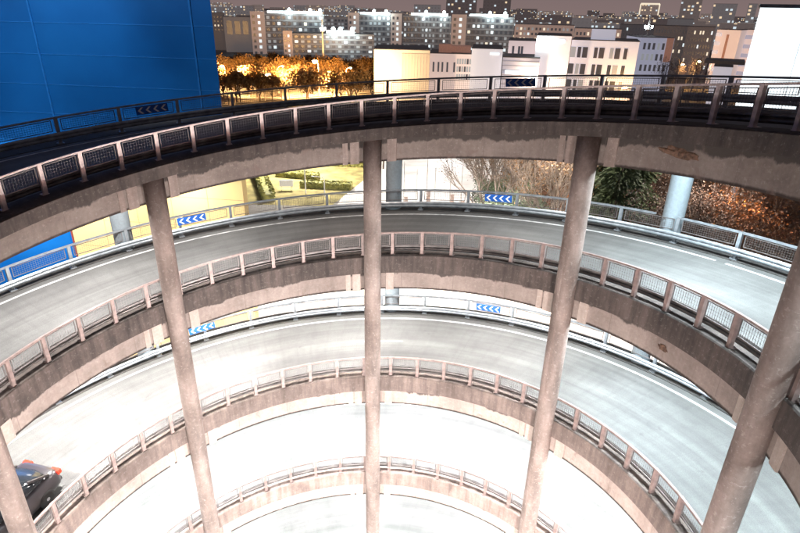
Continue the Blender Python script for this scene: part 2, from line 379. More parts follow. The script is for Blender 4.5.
# chevron signs
def chevron_panel():
    mb = MB(); mb.box((0, 0, 0), (.03, 1.26, .33)); return mb.mesh('panel', M['sign_blue'])
def chevron_mesh():
    mb = MB(); pts = [(-.11, 0), (.03, .125), (.12, .125), (-.02, 0), (.12, -.125), (.03, -.125)]
    vs = [(-.018, -x, z) for x, z in pts] + [(-.015, -x, z) for x, z in pts]; n = 6
    mb.add(vs, [(0, 1, 2, 3), (0, 3, 4, 5)] + [(k, n+k, n+(k+1) % n, (k+1) % n) for k in range(n)]); return mb.mesh('chevron', M['sign_white'])
cpn, cvm = chevron_panel(), chevron_mesh()
for l, t, lab in [(0, 121.8, 'unlit dark chevron sign on the top railing before the blue wall'),
                  (0, 63.6, 'unlit dark chevron sign on the top railing near the white buildings'),
                  (1, 118.4, 'blue chevron sign on the railing in front of the yellow wall'),
                  (1, 65.3, 'blue chevron sign on the railing right of the bright plaza'),
                  (2, 119.3, 'bright blue chevron sign on the third railing, behind the left column'),
                  (2, 65.2, 'bright blue chevron sign on the third railing, right of the middle')]:
    s = thing('chevron_sign', lab, 'sign', pol(15.74, t, zt(t, l)-.27), R(t), 'chevron signs on the outer railings')
    sh = math.atan(SL*BO/wo)
    s.rotation_euler = (sh, 0, R(t))
    inst('panel', cpn, s)
    for k in range(4): inst('chevron', cvm, s, (0, .45-.3*k, 0))
# faded line standing for a headlight streak on the third road
third = [o for o in col.objects if o.name.startswith('ramp_road')][2]
M['palegrey'] = plain('pale_streak_grey', (.24, .24, .235), .7, vary=.3, scale=4)
loft([(12.9, -1.036), (13.02, -1.036)], 79.5, 90.5, 2, closed=False).build('headlight_streak', M['palegrey'], third)

# ------------------------------------------------------------------ ground
def ground_mat():
    m, nt, b, L = new_mat('ground_paving')
    tc = N(nt, 'ShaderNodeTexCoord'); no = N(nt, 'ShaderNodeTexNoise', Scale=.05, Detail=9.0, Roughness=.65); L.new(tc.outputs['Object'], no.inputs['Vector'])
    r = ramp(nt, [(.3, (.10, .09, .08)), (.7, (.24, .22, .20))]); L.new(no.outputs[0], r.inputs[0]); L.new(r.outputs[0], b.inputs['Base Color'])
    b.inputs['Roughness'].default_value = .9; return m
mb = MB(); S = 9000
mb.add([(-S, -S, GZ), (S, -S, GZ), (S, S, GZ), (-S, S, GZ)], [(0, 1, 2, 3)])
tag(mb.build('ground', ground_mat()), kind='structure')
M['plaza'] = plain('pale_paving', (.52, .48, .44), .8, vary=.12, scale=.3)
mb = MB()
mb.add([(-45, 18, GZ+.01), (60, 18, GZ+.01), (48, 42, GZ+.01), (24, 50, GZ+.01), (16, 62, GZ+.01), (-45, 62, GZ+.01)], [(0, 1, 2, 3, 4, 5)])
mb.add([(-9, 62.01, GZ+.01), (16, 62.01, GZ+.01), (27, 130, GZ+.01), (-4, 130, GZ+.01)], [(0, 1, 2, 3)])
tag(mb.build('pavement', M['plaza']), kind='structure')
M['lawn'] = plain('yellow_green_lawn', (.24, .195, .07), .95, vary=.35, scale=.5)
mb = MB(); mb.add([(-24, 74, GZ+.02), (-9, 74, GZ+.02), (-4, 92, GZ+.02), (-4, 128, GZ+.02), (-34, 128, GZ+.02), (-28, 92, GZ+.02)], [(0, 1, 2, 3, 4, 5)])
tag(mb.build('lawn', M['lawn']), kind='structure')
M['earth'] = plain('brown_leaf_litter', (.075, .045, .028), .95, vary=.45, scale=1.2)
mb = MB(); vs = []; nx, ny = 24, 14
for j in range(ny):
    for i in range(nx):
        f = j/(ny-1); x = 18+11*f+i*4.6; y = 60-i*1.1+f*62; vs.append((x, y, GZ+.03+8*f**1.5*min(1, i/4)+random.uniform(0, .5)*min(1, j)))
mb.add(vs, [(j*nx+i, j*nx+i+1, (j+1)*nx+i+1, (j+1)*nx+i) for j in range(ny-1) for i in range(nx-1)])
tag(mb.build('earth_bank', M['earth'], None, True), kind='structure')
M['street'] = plain('street_asphalt', (.16, .15, .14), .8, vary=.2, scale=.1)
mb = MB(); mb.add([(-170, 176, GZ+.015), (150, 170, GZ+.015), (150, 186, GZ+.015), (-170, 192, GZ+.015)], [(0, 1, 2, 3)])
tag(mb.build('road', M['street']), kind='structure')

# ------------------------------------------------------------------ vegetation
def leaf_mat(name, lo, hi, sc=.5):
    m, nt, b, L = new_mat(name)
    tc = N(nt, 'ShaderNodeTexCoord'); no = N(nt, 'ShaderNodeTexNoise', Scale=sc, Detail=4.0); L.new(tc.outputs['Object'], no.inputs['Vector'])
    r = ramp(nt, [(.35, lo), (.65, hi)]); L.new(no.outputs[0], r.inputs[0]); L.new(r.outputs[0], b.inputs['Base Color'])
    b.inputs['Roughness'].default_value = .7; b.inputs['Transmission Weight'].default_value = 0
    b.inputs['Subsurface Weight'].default_value = 0
    return m
M['leaf_orange'] = leaf_mat('autumn_leaves', (.06, .035, .012), (.17, .085, .02))
M['leaf_green'] = leaf_mat('green_leaves', (.03, .05, .015), (.10, .13, .04))
M['leaf_pale'] = leaf_mat('pale_green_leaves', (.07, .10, .06), (.16, .2, .12))
M['leaf_dark'] = leaf_mat('dark_conifer', (.016, .026, .010), (.055, .075, .028))
M['leaf_brown'] = leaf_mat('dry_brown_leaves', (.025, .014, .009), (.085, .042, .022))
M['hedge'] = leaf_mat('yellow_hedge', (.12, .12, .03), (.32, .3, .08), 1.5)
M['bark_dim'] = plain('dark_bark', (.06, .04, .033), .9, vary=.3); M['leaf_rust'] = leaf_mat('rust_leaves', (.10, .05, .02), (.28, .15, .07))
M['bark'] = plain('brown_bark', (.10, .075, .06), .9, vary=.3)
M['birch'] = plain('pale_birch_bark', (.25, .20, .165), .8, vary=.3)
M['twig_blue'] = plain('grey_twigs', (.13, .12, .15), .9)
def rand_dir(): 
    while True:
        v = Vector((random.uniform(-1, 1), random.uniform(-1, 1), random.uniform(-1, 1)))
        if .05 < v.length < 1: return v.normalized()
def grow(mb, p, d, L_, r, depth, tips, n=3, spread=.6, sides=5):
    q = p + d*L_*.5 + rand_dir()*L_*.05; e = q + (d+rand_dir()*.15).normalized()*L_*.5
    mb.tube(p, q, r, r*.82, sides); mb.tube(q, e, r*.82, r*.62, sides)
    if depth == 0: tips.append(e); tips.append(q); return
    for k in range(n):
        dd = (d + rand_dir()*spread + Vector((0, 0, .12))).normalized()
        s = q.lerp(e, random.uniform(.1, 1))
        grow(mb, s, dd, L_*random.uniform(.55, .78), r*.55, depth-1, tips, n, spread, 4)
def leaves(mb, tips, per, rad, size):
    for t in tips:
        for _ in range(per):
            c = t + rand_dir()*rad*random.random()**.5
            a = rand_dir(); b = a.orthogonal().normalized(); s = size*random.uniform(.5, 1.2)
            mb.quad(c, a*s, b*s*.6)
def tree_meshes(h, r, trunk_mat, leaf, depth=3, n=3, per=6, rad=1.0, size=.22, spread=.6, trunk_frac=.35, name='x'):
    mb = MB(); tips = []
    base = Vector((0, 0, 0)); top = Vector((random.uniform(-.3, .3), random.uniform(-.3, .3), h*trunk_frac))
    mb.tube(base, top, r, r*.8, 8)
    for k in range(n+2):
        d = (Vector((random.uniform(-.7, .7), random.uniform(-.7, .7), 1))).normalized()
        grow(mb, base.lerp(top, random.uniform(.55, 1)), d, h*.3, r*.6, depth-1, tips, n, spread)
    lb = MB(); leaves(lb, tips, per, rad, size)
    return mb.mesh('trunk', trunk_mat), lb.mesh('crown', leaf)
def conifer_meshes(h, rad, leaf):
    mb = MB(); mb.tube((0, 0, 0), (0, 0, h*.9), .22, .05, 7); lb = MB()
    for i in range(9000):
        f = random.random()**.8; z = h*(.08+.92*f); rr = rad*(1-f)**.75*random.uniform(.35, 1)*(1+.25*math.sin(f*40)); a = random.random()*2*PI
        c = Vector((rr*math.cos(a), rr*math.sin(a), z-.15*rr)); d = Vector((math.cos(a), math.sin(a), -.3+random.uniform(-.4, .4)))
        lb.quad(c, d*.15, rand_dir()*.06)
    return mb.mesh('trunk', M['bark']), lb.mesh('crown', leaf)
def make_tree(name, ms, loc, s=1.0, group=None, cat='tree', label=None):
    t = thing(name, label, cat, loc, random.random()*6.28, group); t.scale = (s, s, s*random.uniform(.92, 1.1))
    inst('trunk', ms[0], t)
    if ms[1]: inst('crown', ms[1], t)
    return t
OR = [tree_meshes(10, .2, M['bark'], M['leaf_orange'], 4, 3, 6, 1.2, .24, .85, .2) for _ in range(3)]
BI_ = [tree_meshes(13, .16, M['birch'], M['leaf_rust'], 5, 3, 1, .5, .07, .42, .5) for _ in range(3)]
GR = [tree_meshes(9, .16, M['bark'], M['leaf_pale'], 4, 3, 14, .9, .10) for _ in range(2)]
CO = [conifer_meshes(12, 3.0, M['leaf_dark']) for _ in range(2)]
BR = [tree_meshes(11, .15, M['bark_dim'], M['leaf_brown'], 5, 3, 3, .8, .065, .75, .2) for _ in range(3)]
DK = [tree_meshes(8, .16, M['bark'], M['leaf_dark'], 4, 3, 7, 1.0, .2, .8, .18) for _ in range(2)]
BL = [tree_meshes(11, .16, M['twig_blue'], M['leaf_brown'], 4, 3, 1, .6, .1, .5, .3) for _ in range(2)]
# orange lit street trees
row = []
for i in range(40):
    x = 212+i*4.2+random.uniform(-2, 2)
    row.append(make_tree('autumn_tree', OR[i % 3], on_ground(x, random.choice((196, 206, 228, 245))), random.uniform(1.0, 1.4), 'orange street-lit trees'))
label_row(row, 'orange lamp-lit trees beyond the top rail')
row = []
for i in range(24):
    x = 492+i*5.4+random.uniform(-3, 3)
    row.append(make_tree('birch_tree', BI_[i % 3], on_ground(x, random.uniform(60, 96)), random.uniform(.95, 1.25), 'pale birches behind the ramp'))
label_row(row, 'pale thin birches behind the second railing')
row = [make_tree('broadleaf_tree', GR[i % 2], on_ground(x, D), s, 'pale green trees by the plaza') for i, (x, D, s) in enumerate([(371, 116, 1.3), (384, 108, 1.1), (345, 124, 1.2), (524, 62, 1.25), (508, 74, 1.0), (540, 70, 1.1)])]
label_row(row, 'leafy pale green trees by the plaza')
row = [make_tree('conifer', CO[i % 2], on_ground(x, D), s, 'dark conifers right of the plaza') for i, (x, D, s) in enumerate([(643, 59, 1.5), (656, 63, 1.55), (630, 66, 1.5)])]
label_row(row, 'dark conifers left of the pale blue column')
row = []
for i in range(40):
    x = 660+i*4.4+random.uniform(-3, 3); row.append(make_tree('brown_tree', BR[i % 3], on_ground(x, 57+6.5*(i % 5)+random.uniform(-2, 2)), random.uniform(1.2, 1.5), 'dark brown trees right of the ramp'))
label_row(row, 'dark brown bare trees behind the right railing')
row = []
for i in range(9):
    x = 690+i*16; row.append(make_tree('dark_shrub', DK[i % 2], on_ground(x, 62+4*(i % 3)), random.uniform(.7, 1.0), 'dark shrubs below the brown trees', 'shrub'))
label_row(row, 'dark shrubs below the brown trees')
row = []
for i in range(11):
    x = 645+i*6.5; row.append(make_tree('bare_tree', BL[i % 2], on_ground(x, random.uniform(225, 275)), random.uniform(1.1, 1.6), 'bluish bare trees by the mast'))
label_row(row, 'bluish bare trees right of the leaning mast')
row = []
for i in range(24):
    x = 214+i*8.5; row.append(make_tree('dark_tree', OR[i % 3], on_ground(x, random.uniform(258, 300)), random.uniform(.8, 1.1), 'dim trees below the apartment slabs'))
label_row(row, 'dim brown trees below the apartment slabs')
# hedges in the garden
def hedge_mesh(L_, w, h):
    mb = MB(); mb.box((0, 0, h*.45), (L_, w*.8, h*.9))
    for i in range(int(L_*w*60)):
        c = Vector((random.uniform(-L_/2, L_/2), random.choice((-1, 1))*w/2*random.random()**.3, random.uniform(.1, h)))
        if random.random() < .5: c.z = h*random.uniform(.9, 1.05)
        mb.quad(c, rand_dir()*.13, rand_dir()*.1)
    return mb.mesh('hedge', M['hedge'])
for (x, y, L_, w, h, rz, lab) in [(-24, 90, 30, 2.2, 1.3, 1.9, 'long hedge along the left pavement of the garden'),
        (-14.5, 100, 19, 2.4, 1.2, -.12, 'hedge row in the garden behind the white lamp post'),
        (-13, 112, 22, 2.4, 1.3, -.15, 'far hedge row in the garden under the top beam'),
        (-17, 90, 8, 2.0, 1.0, -.2, 'short hedge behind the white garden board'),
        (-11, 84, 9, 2.0, 1.0, -.1, 'nearest hedge row in front of the curved lamp'),
        (8, 48.5, 15, 2.6, 1.1, -.05, 'yellow green hedge on the pavement below the second deck, right of the middle column'),
        (-7, 47, 15, 2.6, 1.1, .1, 'yellow green hedge on the pavement below the second deck, left of the middle column')]:
    o = inst('hedge', hedge_mesh(L_, w, h), None, (x, y, GZ), (0, 0, rz)); tag(o, lab, 'hedge', 'clipped garden hedges')

# ------------------------------------------------------------------ lamps, posts, masts, boards
M['pole'] = plain('white_pole_paint', (.7, .68, .65), .5)
M['lamp_or'] = glow('sodium_lamp', (1, .62, .25), 60)
M['lamp_wh'] = glow('white_lamp', (.85, .95, 1), 40)
def point(loc, P, c, rad=.3):
    d = bpy.data.lights.new('lamp_light', 'POINT'); d.energy = P; d.color = c; d.shadow_soft_size = rad
    o = bpy.data.objects.new('lamp_light', d); col.objects.link(o); o.location = loc; return o
def area(loc, P, c, size, to=(0, 0, -1), shape='DISK'):
    d = bpy.data.lights.new('lamp_light', 'AREA'); d.energy = P; d.color = c; d.shape = shape; d.size = size
    o = bpy.data.objects.new('lamp_light', d); col.objects.link(o); o.location = loc
    o.rotation_euler = Vector(to).to_track_quat('-Z', 'Y').to_euler(); return o
def street_lamp(x, D, h, label, P, c, mat, headr=.35, arm=1.4):
    p = on_ground(x, D); t = thing('street_lamp', label, 'street lamp', p, 0, 'street lamps')
    mb = MB(); mb.tube((0, 0, 0), (0, 0, h*.88), .14, .09, 8)
    pr = Vector((0, 0, h*.88))
    for k in range(1, 6):
        a = k/5*PI/2; q = Vector((arm*(1-math.cos(a)), 0, h*.88+h*.12*math.sin(a))); mb.tube(pr, q, .08, .07, 6); pr = q
    mb.build('pole', M['pole'], t, True)
    mb = MB(); mb.box((arm+.3, 0, h+.06), (.9, .3, .12)); hd = mb.build('lamp_head', M['pole'], t)
    mb = MB(); mb.lathe([(.02, -headr*.8), (headr*.7, -headr*.6), (headr, 0), (headr*.7, headr*.15)], 12, (arm+.3, 0, h-.12)); mb.build('bulb', mat, hd, True)
    if P: point(p+Vector((arm+.3, 0, h-1.1)), P, c, .4)
W_OR = (1, .52, .16)
for a in [(224, 205, 10.5, 'glowing street lamp beside the edge of the blue wall', 30000, W_OR, M['lamp_or'], .55, -1.2),
          (262, 198, 8.5, 'brightest street lamp among the orange trees left of the curved lamp', 90000, W_OR, M['lamp_or'], .9, 1.2),
          (277, 214, 9.5, 'curved lamp post standing out against the dark orange trees', 12000, W_OR, M['lamp_or'], .35, 1.6),
          (318, 206, 12, 'tall bright orange street lamp left of the white mast', 60000, W_OR, M['lamp_or'], 1.0, -1.4),
          (330, 196, 7, 'low street lamp glowing in the trees near the white mast', 90000, W_OR, M['lamp_or'], .9, -1.2),
          (346, 210, 9.5, 'curved lamp post in front of the cream hall', 12000, W_OR, M['lamp_or'], .35, 1.3),
          (375, 176, 12, 'street lamp glowing against the left end of the cream hall', 26000, (1, .75, .45), M['lamp_or'], .5, 1.0),
          (532, 180, 12, 'orange street lamp in front of the windowless white wall', 9000, (1, .7, .45), M['lamp_or'], .6, .6),
          (626, 180, 9.5, 'orange street lamp left of the leaning white mast', 9000, W_OR, M['lamp_or'], .7, .8),
          (681, 262, 11, 'orange lamp among the bluish bare trees', 6000, W_OR, M['lamp_or'], .6, .8),
          (697, 268, 12, 'orange lamp right of the bluish bare trees', 6000, W_OR, M['lamp_or'], .7, .8),
          (712, 270, 12.5, 'orange lamp beside the pink building', 9000, W_OR, M['lamp_or'], .7, .8)]:
    street_lamp(*a)
def garden_lamp(p, h, label, arm):
    t = thing('garden_lamp', label, 'lamp post', p, 0, 'white garden lamp posts')
    mb = MB(); mb.tube((0, 0, 0), (0, 0, h-.5), .11, .08, 8); pr = Vector((0, 0, h-.5))
    for k in range(1, 6):
        a = k/5*PI/2; q = Vector((-arm*(1-math.cos(a)), 0, h-.5+.5*math.sin(a))); mb.tube(pr, q, .08, .06, 6); pr = q
    mb.build('pole', M['pole'], t, True)
    mb = MB(); mb.box((-arm-.2, 0, h), (.6, .2, .1)); mb.build('lamp_head', M['pole'], t)
garden_lamp((-14, 80.5, GZ), 8, 'straight white lamp post in the hedge garden', .1)
garden_lamp((-10.6, 79, GZ), 3.4, 'low curved white lamp post in the hedge garden', 1.6)
t = thing('garden_board', 'small blank white board standing on the yellow lawn', 'board', (-17.5, 82, GZ), .1)
mb = MB(); mb.box((0, 0, 1.25), (2.3, .12, 1.1)); mb.build('panel', M['sign_white'], t)
for s in (-1, 1): mb = MB(); mb.box((s*.8, 0, .36), (.1, .1, .7)); mb.build('leg', M['pole'], t)
def mast(x, D, h, label, heads):
    p = on_ground(x, D); t = thing('floodlight_mast', label, 'mast', p, 0, 'white floodlight masts')
    mb = MB(); mb.tube((0, 0, 0), (0, 0, h), .55, .25, 10); mb.build('pole', M['pole'], t, True)
    mb = MB(); mb.lathe([(1.0, h*.80), (1.0, h*.80+.3)], 12); mb.build('platform', M['pole'], t)
    for k in range(heads):
        mb = MB(); a = k*2*PI/heads; mb.box((1.1*math.cos(a), 1.1*math.sin(a), h*.80+1.1), (.7, .7, .9)); mb.build('floodlight', M['lamp_wh'] if k % 2 == 0 else M['pole'], t)
mast(323.5, 262, 24, 'white mast rising in front of the apartment slab with lit roof', 3)
mast(642.5, 250, 29, 'tall leaning white mast with floodlights right of the white block', 4)
# plaza banners
M['banner'] = plain('blue_banner', (.05, .22, .5), .7); M['banner_red'] = plain('red_banner', (.55, .42, .36), .7)
for x, D, k in [(407, 80, 1), (421, 76, 0), (432, 84, 1), (441, 77, 0), (458, 82, 1), (470, 79, 1)]:
    p = on_ground(x, D); t = thing('flagpole', None, 'flagpole', p, .2, 'flagpoles on the bright plaza')
    mb = MB(); mb.tube((0, 0, 0), (0, 0, 8.5), .07, .05, 8); mb.build('pole', M['pole'], t, True)
    mb = MB()
    for j in range(6):
        mb.add([(.05+.1*math.sin(j), .05*math.sin(j*2), 3.2-j*.42), (.62, .08*math.cos(j*2), 3.2-j*.42), (.62, .08*math.cos(j*2+2), 2.78-j*.42), (.05, .05*math.sin(j*2+2), 2.78-j*.42)], [(0, 1, 2, 3)])
    mb.build('flag', M['banner_red'] if k else M['banner'], t)
label_row([o for o in col.objects if o.name.startswith('flagpole')], 'thin flagpoles on the bright plaza')

# ------------------------------------------------------------------ the blue building
def blue_mat():
    m, nt, b, L = new_mat('blue_metal_panels')
    tc = N(nt, 'ShaderNodeTexCoord'); no = N(nt, 'ShaderNodeTexNoise', Scale=.16, Detail=7.0, Roughness=.6); L.new(tc.outputs['Object'], no.inputs['Vector'])
    r = ramp(nt, [(.3, (.003, .066, .245)), (.7, (.007, .108, .36))]); L.new(no.outputs[0], r.inputs[0])
    L.new(r.outputs[0], b.inputs['Base Color']); b.inputs['Roughness'].default_value = .16
    bp = N(nt, 'ShaderNodeBump', Strength=.04, Distance=.1); L.new(no.outputs[0], bp.inputs['Height']); L.new(bp.outputs[0], b.inputs['Normal'])
    return m
M['blue'] = blue_mat()
M['seam'] = plain('blue_panel_seam', (.01, .13, .42), .3); M['yellow'] = plain('cream_yellow_panels', (.62, .46, .20), .55, vary=.05, scale=.3)
M['yseam'] = plain('panel_joint', (.33, .25, .12), .6); M['redtrim'] = plain('dark_red_trim', (.16, .03, .02), .6)
C0 = at(221, 100, 32); C0.z = 0
fd = Vector((-1, .12, 0)).normalized(); sd = Vector((-.40, .917, 0)).normalized()
bld = thing('blue_building', 'large blue panelled building with a yellow lower wall left of the ramp', 'building', (C0.x, C0.y, GZ))
H = 48.0
def wall_pt(u, z, off=0):    # u metres left of the corner, off metres proud of the face
    n = Vector((fd.y, -fd.x, 0)); n = n if n.y < 0 else -n
    return fd*u + n*off + Vector((0, 0, z))
def slab(u0, u1, z0, z1, off, th, name, mat):
    mb = MB(); vs = [wall_pt(u, z, o) for u in (u0, u1) for z in (z0, z1) for o in (off-th, off)]
    mb.add(vs, [(0, 1, 3, 2), (4, 6, 7, 5), (0, 4, 5, 1), (2, 3, 7, 6), (0, 2, 6, 4), (1, 5, 7, 3)]); return mb.build(name, mat, bld)
mb = MB(); A = Vector((0, 0, 0)); B = fd*60; C = fd*60+sd*50; Dd = sd*50
pp = [A, B, C, Dd]; vs = pp + [p+Vector((0, 0, H)) for p in pp]
mb.add(vs, [(0, 1, 5, 4), (1, 2, 6, 5), (2, 3, 7, 6), (3, 0, 4, 7), (4, 5, 6, 7)]); mb.build('wall', M['blue'], bld)
zc = CAM.z-GZ
for k in range(11): slab(-.01, 60, 18.2+k*1.55, 18.24+k*1.55, .006, .03, 'panel_seam', M['seam'])
for u in (1.05, 9.8, 18.6, 27.4): slab(u, u+.09, 16, H, .05, .08, 'panel_rib', M['seam'])
yl, yr = 10.0, -.9
slab(yr, yl, 0, 20.5, .5, .6, 'lower_wall', M['yellow'])
slab(yl+.02, yl+.14, 0, 20.5, .5, .5, 'wall_trim', M['redtrim'])
for z in (15.2, 16.9, 18.6): slab(yr, yl, z, z+.03, .506, .02, 'panel_joint', M['yseam'])
for u in (1.2, 3.4, 5.6, 7.8): slab(u, u+.03, 0, 20.5, .509, .02, 'panel_joint', M['yseam'])

# ------------------------------------------------------------------ white screen on the right
sc_o = at(775, 60, 62); sc_o.z = GZ
t = thing('lit_screen', 'huge blank glowing white screen at the upper right', 'screen', sc_o, R(-24))
zt_ = at(775, 8, 62).z - GZ; zb_ = at(775, 118, 62).z-GZ
def screen_mat():
    m, nt, b, L = new_mat('glowing_white_screen')
    tc = N(nt, 'ShaderNodeTexCoord'); no = N(nt, 'ShaderNodeTexNoise', Scale=.25, Detail=6.0); L.new(tc.outputs['Object'], no.inputs['Vector'])
    r = ramp(nt, [(.3, (.70, .90, 1)), (.7, (.95, 1, 1))]); L.new(no.outputs[0], r.inputs[0])
    L.new(r.outputs[0], b.inputs['Emission Color']); b.inputs['Emission Strength'].default_value = 1.6; b.inputs['Base Color'].default_value = (.7, .75, .8, 1)
    return m
M['screen'] = screen_mat(); M['frame'] = plain('screen_frame', (.05, .06, .08), .5)
xl = -2.1; xr = 20
mb = MB(); mb.box(((xl+xr)/2, .3, (zt_+zb_)/2), (xr-xl, .5, zt_-zb_)); mb.build('screen_face', M['screen'], t)
mb = MB(); mb.box(((xl+xr)/2, .4, zt_+.15), (xr-xl+.3, .9, .28)); mb.build('frame', M['frame'], t)
for k in range(5): mb = MB(); mb.box((xl+3.6*(k+1), .045, (zt_+zb_)/2), (.04, .01, zt_-zb_)); mb.build('panel_joint', M['sign_white'], t)
for k in range(3): mb = MB(); mb.box((xl+2+8*k, 1.0, zb_/2+2), (.5, .5, zb_+4)); mb.build('leg', M['frame'], t)

# ------------------------------------------------------------------ city
def haze_wall(name, c, haze, cell=(3.6, 3.2), lit=.12, es=2.0, warm=.5):
    """wall with small windows; some lit"""
    m, nt, b, L = new_mat(name)
    tc = N(nt, 'ShaderNodeTexCoord'); se = N(nt, 'ShaderNodeSeparateXYZ'); L.new(tc.outputs['Object'], se.inputs[0])
    oi = N(nt, 'ShaderNodeObjectInfo')
    def mth(op, a, bb=None, c3=None):
        n = N(nt, 'ShaderNodeMath', operation=op)
        for i, x in enumerate((a, bb, c3)):
            if x is None: continue
            if isinstance(x, bpy.types.NodeSocket): L.new(x, n.inputs[i])
            else: n.inputs[i].default_value = x
        return n.outputs[0]
    xx = mth('DIVIDE', mth('ADD', se.outputs['X'], mth('MULTIPLY', se.outputs['Y'], .77)), cell[0]); zz = mth('DIVIDE', se.outputs['Z'], cell[1])
    fx = mth('FRACT', xx); fz = mth('FRACT', zz)
    win = mth('MULTIPLY', mth('MULTIPLY', mth('GREATER_THAN', fx, .25), mth('LESS_THAN', fx, .8)), mth('MULTIPLY', mth('GREATER_THAN', fz, .3), mth('LESS_THAN', fz, .82)))
    cm = N(nt, 'ShaderNodeCombineXYZ'); L.new(mth('FLOOR', xx), cm.inputs[0]); L.new(mth('FLOOR', zz), cm.inputs[1]); L.new(mth('MULTIPLY', oi.outputs['Random'], 91), cm.inputs[2])
    wn = N(nt, 'ShaderNodeTexWhiteNoise'); L.new(cm.outputs[0], wn.inputs['Vector'])
    on = mth('MULTIPLY', win, mth('LESS_THAN', wn.outputs['Value'], lit))
    sepc = N(nt, 'ShaderNodeSeparateColor'); L.new(wn.outputs['Color'], sepc.inputs[0])
    wc = mixc(nt, L, mth('LESS_THAN', sepc.outputs[1], warm), (.6, .7, .76), (.82, .62, .40))
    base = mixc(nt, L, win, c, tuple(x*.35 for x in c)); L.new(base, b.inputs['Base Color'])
    em = mixc(nt, L, on, haze, wc); L.new(em, b.inputs['Emission Color'])  # distance haze is emitted by the wall itself
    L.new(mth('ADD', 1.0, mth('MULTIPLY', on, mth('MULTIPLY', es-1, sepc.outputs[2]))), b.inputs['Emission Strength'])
    b.inputs['Roughness'].default_value = .8; return m
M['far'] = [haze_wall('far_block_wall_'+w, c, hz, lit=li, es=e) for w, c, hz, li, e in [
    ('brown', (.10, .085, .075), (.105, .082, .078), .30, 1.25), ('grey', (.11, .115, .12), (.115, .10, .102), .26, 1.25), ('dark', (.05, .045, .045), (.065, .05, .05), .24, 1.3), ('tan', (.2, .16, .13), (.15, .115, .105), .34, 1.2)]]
M['slab_dark'] = plain('apartment_cladding', (.16, .145, .145), .8, em=(.075, .066, .07), es=.5, vary=.1, scale=.1)  # cladding, bands and towers emit faintly for ambient city light and haze
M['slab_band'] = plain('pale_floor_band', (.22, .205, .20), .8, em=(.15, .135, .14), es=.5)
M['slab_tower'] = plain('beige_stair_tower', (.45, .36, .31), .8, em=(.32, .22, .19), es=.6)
M['win_dark'] = plain('dark_window', (.035, .04, .05), .3, em=(.06, .055, .06), es=.7)  # faint emission lays haze over the dark glass
M['win_warm'] = glow('warm_lit_window', (1, .86, .66), .85); M['win_cool'] = glow('cool_lit_window', (.80, .95, 1), .9)
M['win_dim'] = glow('dim_lit_window', (.27, .28, .29), .8)
M['flood'] = glow('roof_floodlight', (.75, .97, 1), 14); M['roofglow'] = glow('lit_roof_strip', (.80, .97, 1), 1.7)
M['roof'] = plain('dark_flat_roof', (.07, .065, .065), .9, em=(.04, .034, .036), es=.4)  # roof emits a little in place of ambient city light
class Bld:
    def __init__(s, name, label, x0, x1, ytop, D, depth, mat, group=None, turn=0, cat='building'):
        a = at(x0, ytop, D); b = at(x1, ytop, D); c = (a+b)/2; s.W = (Vector((b.x, b.y))-Vector((a.x, a.y))).length; s.H = c.z-GZ; s.d = depth
        d = c-CAM; rz = -math.atan2(d.x, d.y)+R(turn)
        s.o = thing(name, label, cat, (c.x, c.y, GZ), rz, group)
        s.box(0, depth/2, s.H/2, s.W, depth, s.H, 'wall', mat)
        mb = MB(); mb.box((0, depth/2, s.H+.1), (s.W+.2, depth+.2, .2)); mb.build('roof', M['roof'], s.o)
    def box(s, x, y, z, w, d, h, name, mat):
        mb = MB(); mb.box((x, y, z), (w, d, h)); return mb.build(name, mat, s.o)
    def windows(s, x0, x1, z0, z1, cols, rows, fw=.6, fh=.5, lit=.15, warm=.5, cap=100, dim=0.0, proud=.06):
        w = (x1-x0)/cols; h = (z1-z0)/rows; mb = MB(); mb.box((0, 0, 0), (w*fw, .1, h*fh))
        meshes = {k: mb.mesh('window', M[k]) for k in ('win_dark', 'win_warm', 'win_cool', 'win_dim')}; n = 0
        for j in range(rows):
            for i in range(cols):
                q = random.random(); k = 'win_dark'
                if q < lit: k = 'win_warm' if random.random() < warm else 'win_cool'
                elif q < lit+dim: k = 'win_dim'
                inst('window', meshes[k], s.o, (x0+w*(i+.5), -proud+.02, z1-h*(j+.5)))
    def floods(s, xs, z=None, strip=None):
        z = z or s.H+.5
        if strip: s.box((strip[0]+strip[1])/2, .4, z+.5, strip[1]-strip[0], .5, 1.5, 'lit_roof_strip', M['roofglow'])
        for x in xs:
            mb = MB(); mb.lathe([(.1, -1.1), (.8, -.7), (1.05, 0), (.8, .7), (.1, 1.1)], 12, (x, -1.2, z+2.0)); mb.build('floodlight', M['flood'], s.o, True)
            q = s.o.matrix_basis @ Vector((x, -4.5, z+.5)); point(q, 4200, (.70, .95, 1), .5)
